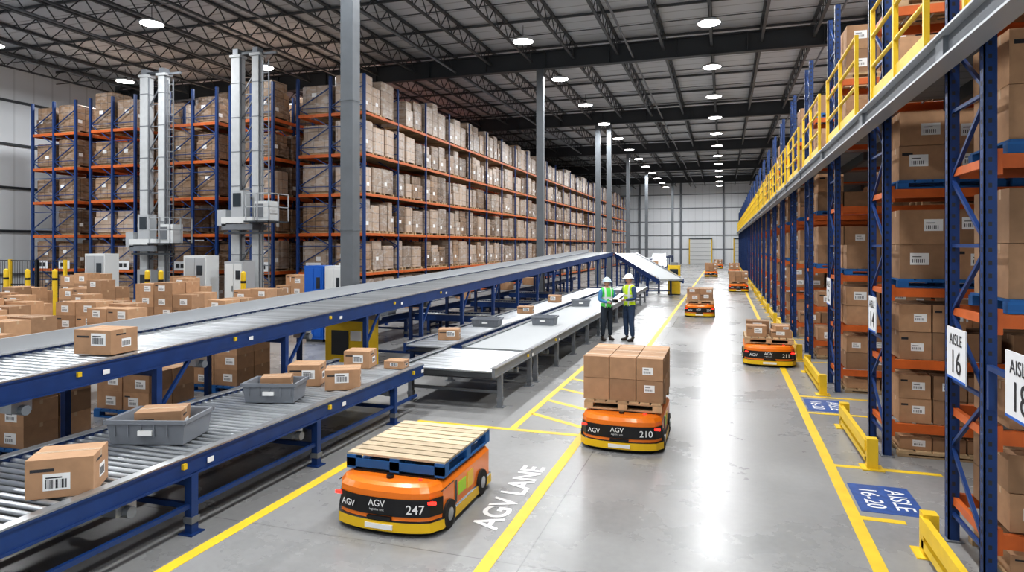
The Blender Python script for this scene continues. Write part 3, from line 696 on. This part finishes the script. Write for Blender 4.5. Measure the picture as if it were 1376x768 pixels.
def person(x,y,rz,scale,vest,shirt,trs,helm,aL,aR,headturn=0.):
    e=empty('warehouse_worker',(x,y,0),rz); e.scale=(scale,)*3
    (eL,wL),(eR,wR)=aL,aR
    V=[(0,0,.98),(0,-.005,1.14),(0,0,1.33),(0,.01,1.47),(0,-.005,1.56),
       (.095,0,.90),(.115,-.02,.50),(.125,.015,.12),(-.095,0,.90),(-.115,-.02,.50),(-.125,.015,.12),
       (.185,.0,1.425),eL,wL,(-.185,.0,1.425),eR,wR, (.105,-.01,.7),(-.105,-.01,.7),(.12,0,.33),(-.12,0,.33)]
    E=[(0,1),(1,2),(2,3),(3,4),(0,5),(5,17),(17,6),(6,19),(19,7),(0,8),(8,18),(18,9),(9,20),(20,10),(3,11),(11,12),(12,13),(3,14),(14,15),(15,16)]
    R=[(.165,.125),(.165,.125),(.19,.13),(.09,.08),(.055,.055),.108,.075,.056,.108,.075,.056,.075,.054,.037,.075,.054,.037,.095,.095,.072,.072]
    m=skin_mesh(V,E,R,0,2)
    for n in [vest,shirt,trs,'skin']: m.materials.append(MATS[n])
    def segd(p,a,c):
        a=Vector(a);c=Vector(c);t=max(0,min(1,(p-a).dot(c-a)/(c-a).length_squared)); return (p-a-(c-a)*t).length
    for po in m.polygons:
        p=Vector(po.center)
        arm=min(segd(p,V[11],V[12]),segd(p,V[12],V[13]),segd(p,V[14],V[15]),segd(p,V[15],V[16]))
        if p.z>1.505 and abs(p.x)<.09: k=3
        elif p.z<.97: k=2
        elif (arm<.085 and abs(p.x)>.185) or arm<.055: k=1
        else: k=0
        if p.z<.97 and arm<.06 and p.y<-.12: k=1
        po.material_index=k; po.use_smooth=True
    ob=bpy.data.objects.new('body',m); COL.objects.link(ob); ob.parent=e
    hand('left_hand',wL,Vector(wL)-Vector(eL),(-.3,0,.9) ,e,1); hand('right_hand',wR,Vector(wR)-Vector(eR),(.3,0,.9),e,-1)
    for s in (-1,1):
        m=skin_mesh([(s*.125,.05,.055),(s*.13,-.06,.055),(s*.135,-.16,.045),(s*.125,.02,.14)],[(0,1),(1,2),(0,3)],[(.048,.05),(.046,.045),(.045,.036),(.055,.055)],0,2)
        zmin=min(v.co.z for v in m.vertices)
        for v in m.vertices: v.co.z=max(0.0,v.co.z-zmin-.004)
        m.materials.append(MATS['boots']); o=bpy.data.objects.new('boot',m); COL.objects.link(o); o.parent=e
    import bmesh
    h=empty('head',(0,-.015,1.655),headturn); h.parent=e
    bm=bmesh.new(); bmesh.ops.create_uvsphere(bm,u_segments=28,v_segments=20,radius=1)
    for v in bm.verts:
        X,Y,Zc=v.co; 
        w=.077*(1-.22*max(0,-Zc)**1.5); X2=X*w; Y2=Y*.096*(1-.12*max(0,-Zc)); Z2=Zc*.118
        if Y<0:
            g=math.exp(-((X2/.014)**2)-(((Z2+.015)/.022)**2)); Y2-=.024*g
            for sx in (-1,1): Y2+=.008*math.exp(-(((X2-sx*.032)/.015)**2)-(((Z2-.012)/.012)**2))
            Y2-=.008*math.exp(-((X2/.03)**2)-(((Z2+.095)/.02)**2))
        v.co=(X2,Y2,Z2)
    me=bpy.data.meshes.new('face'); bm.to_mesh(me); bm.free(); me.materials.append(MATS['skin'])
    for p in me.polygons: p.use_smooth=True
    o=bpy.data.objects.new('face',me); COL.objects.link(o); o.parent=h
    b=MB()
    for s in (-1,1):
        b.cyl((s*.031,-.075,.012),(s*.031,-.0885,.012),.011,'eye_white',10); b.cyl((s*.031,-.08,.012),(s*.031,-.0900,.012),.006,'ink',8)
        b.beam((s*.018,-.09,.034),(s*.048,-.083,.035),.006,.006,'hair')
        b.cyl((s*.073,.005,0),(s*.088,.012,.003),.026,'skin',10,.022)
    b.beam((-.024,-.088,-.055),(.024,-.088,-.055),.01,.008,'lips')
    b.build('face_features',parent=h)
    for (nm,mt,sc,z0,cut) in (('hair','hair',(.083,.103,.12),.0,-.25),('hard_hat',helm,(.112,.135,.115),.035,0.)):
        bm=bmesh.new(); bmesh.ops.create_uvsphere(bm,u_segments=28,v_segments=18,radius=1)
        dl=[v for v in bm.verts if v.co.z<cut-.02 or (nm=='hair' and v.co.y<-.25 and v.co.z<.55)]
        bmesh.ops.delete(bm,geom=dl,context='VERTS')
        for v in bm.verts:
            v.co=(v.co.x*sc[0],v.co.y*sc[1],v.co.z*sc[2]+z0+(.012*math.exp(-(v.co.x/.15)**2) if nm=='hard_hat' and v.co.z>.2 else 0))
        me=bpy.data.meshes.new(nm); bm.to_mesh(me); bm.free(); me.materials.append(MATS[mt])
        for p in me.polygons: p.use_smooth=True
        o=bpy.data.objects.new(nm,me); COL.objects.link(o); o.parent=h
    b=MB(); n=28
    ri=[(.108*math.cos(2*math.pi*i/n),.131*math.sin(2*math.pi*i/n)) for i in range(n)]
    ro=[]
    for i in range(n):
        a=2*math.pi*i/n; k=.018+.045*max(0,-math.sin(a))**2; ro.append(((.112+k*.6)*math.cos(a),(.135+k)*math.sin(a)))
    b.add([(p,q,.042) for p,q in ri]+[(p,q,.028) for p,q in ro],[(i,(i+1)%n,n+(i+1)%n,n+i) for i in range(n)],helm)
    b.build('hard_hat_brim',parent=h)
    return e
p1=person(-2.5,18.35,-.75,1.04,'vest_yellow','shirt_navy','jeans','helmet_white',((.28,-.03,1.15),(.16,-.25,1.12)),((-.28,-.05,1.16),(-.12,-.27,1.16)))
p2=person(-3.12,18.3,.75,.98,'vest_green','shirt_blue','dark_trousers','helmet_blue',((.27,-.05,1.16),(.14,-.27,1.12)),((-.27,-.04,1.16),(-.14,-.27,1.10)),.1)
b=MB(); b.M=Matrix.Translation((0,-.36,1.17))@Matrix.Rotation(math.radians(35),4,'X'); b.box(-.13,.13,-.09,.09,-.006,.006,'black_plastic'); b.box(-.12,.12,-.08,.08,.006,.008,'screen'); b.build('tablet',parent=p2)
b=MB(); b.M=Matrix.Translation((0.02,-.36,1.21))@Matrix.Rotation(math.radians(30),4,'X'); b.box(-.11,.11,-.15,.15,-.004,.004,'wood'); b.box(-.10,.10,-.14,.12,.004,.006,'paper'); b.build('clipboard',parent=p1)
# ------------------------------------------------------------ camera / world
cd=bpy.data.cameras.new('camera'); cd.sensor_width=36; cd.lens=36*880/1376; cd.shift_y=-54/1376; cd.clip_end=300
c=bpy.data.objects.new('camera',cd); c.location=(0,0,2.65); c.rotation_euler=(math.pi/2,0,math.radians(17.9)); COL.objects.link(c); S.camera=c
w=bpy.data.worlds.new('world'); S.world=w; w.use_nodes=True; w.node_tree.nodes['Background'].inputs[0].default_value=(.6,.7,.8,1); w.node_tree.nodes['Background'].inputs[1].default_value=.3
S.view_settings.view_transform='Standard'
try: S.view_settings.look='Medium High Contrast'
except Exception as ex: print('look',ex)
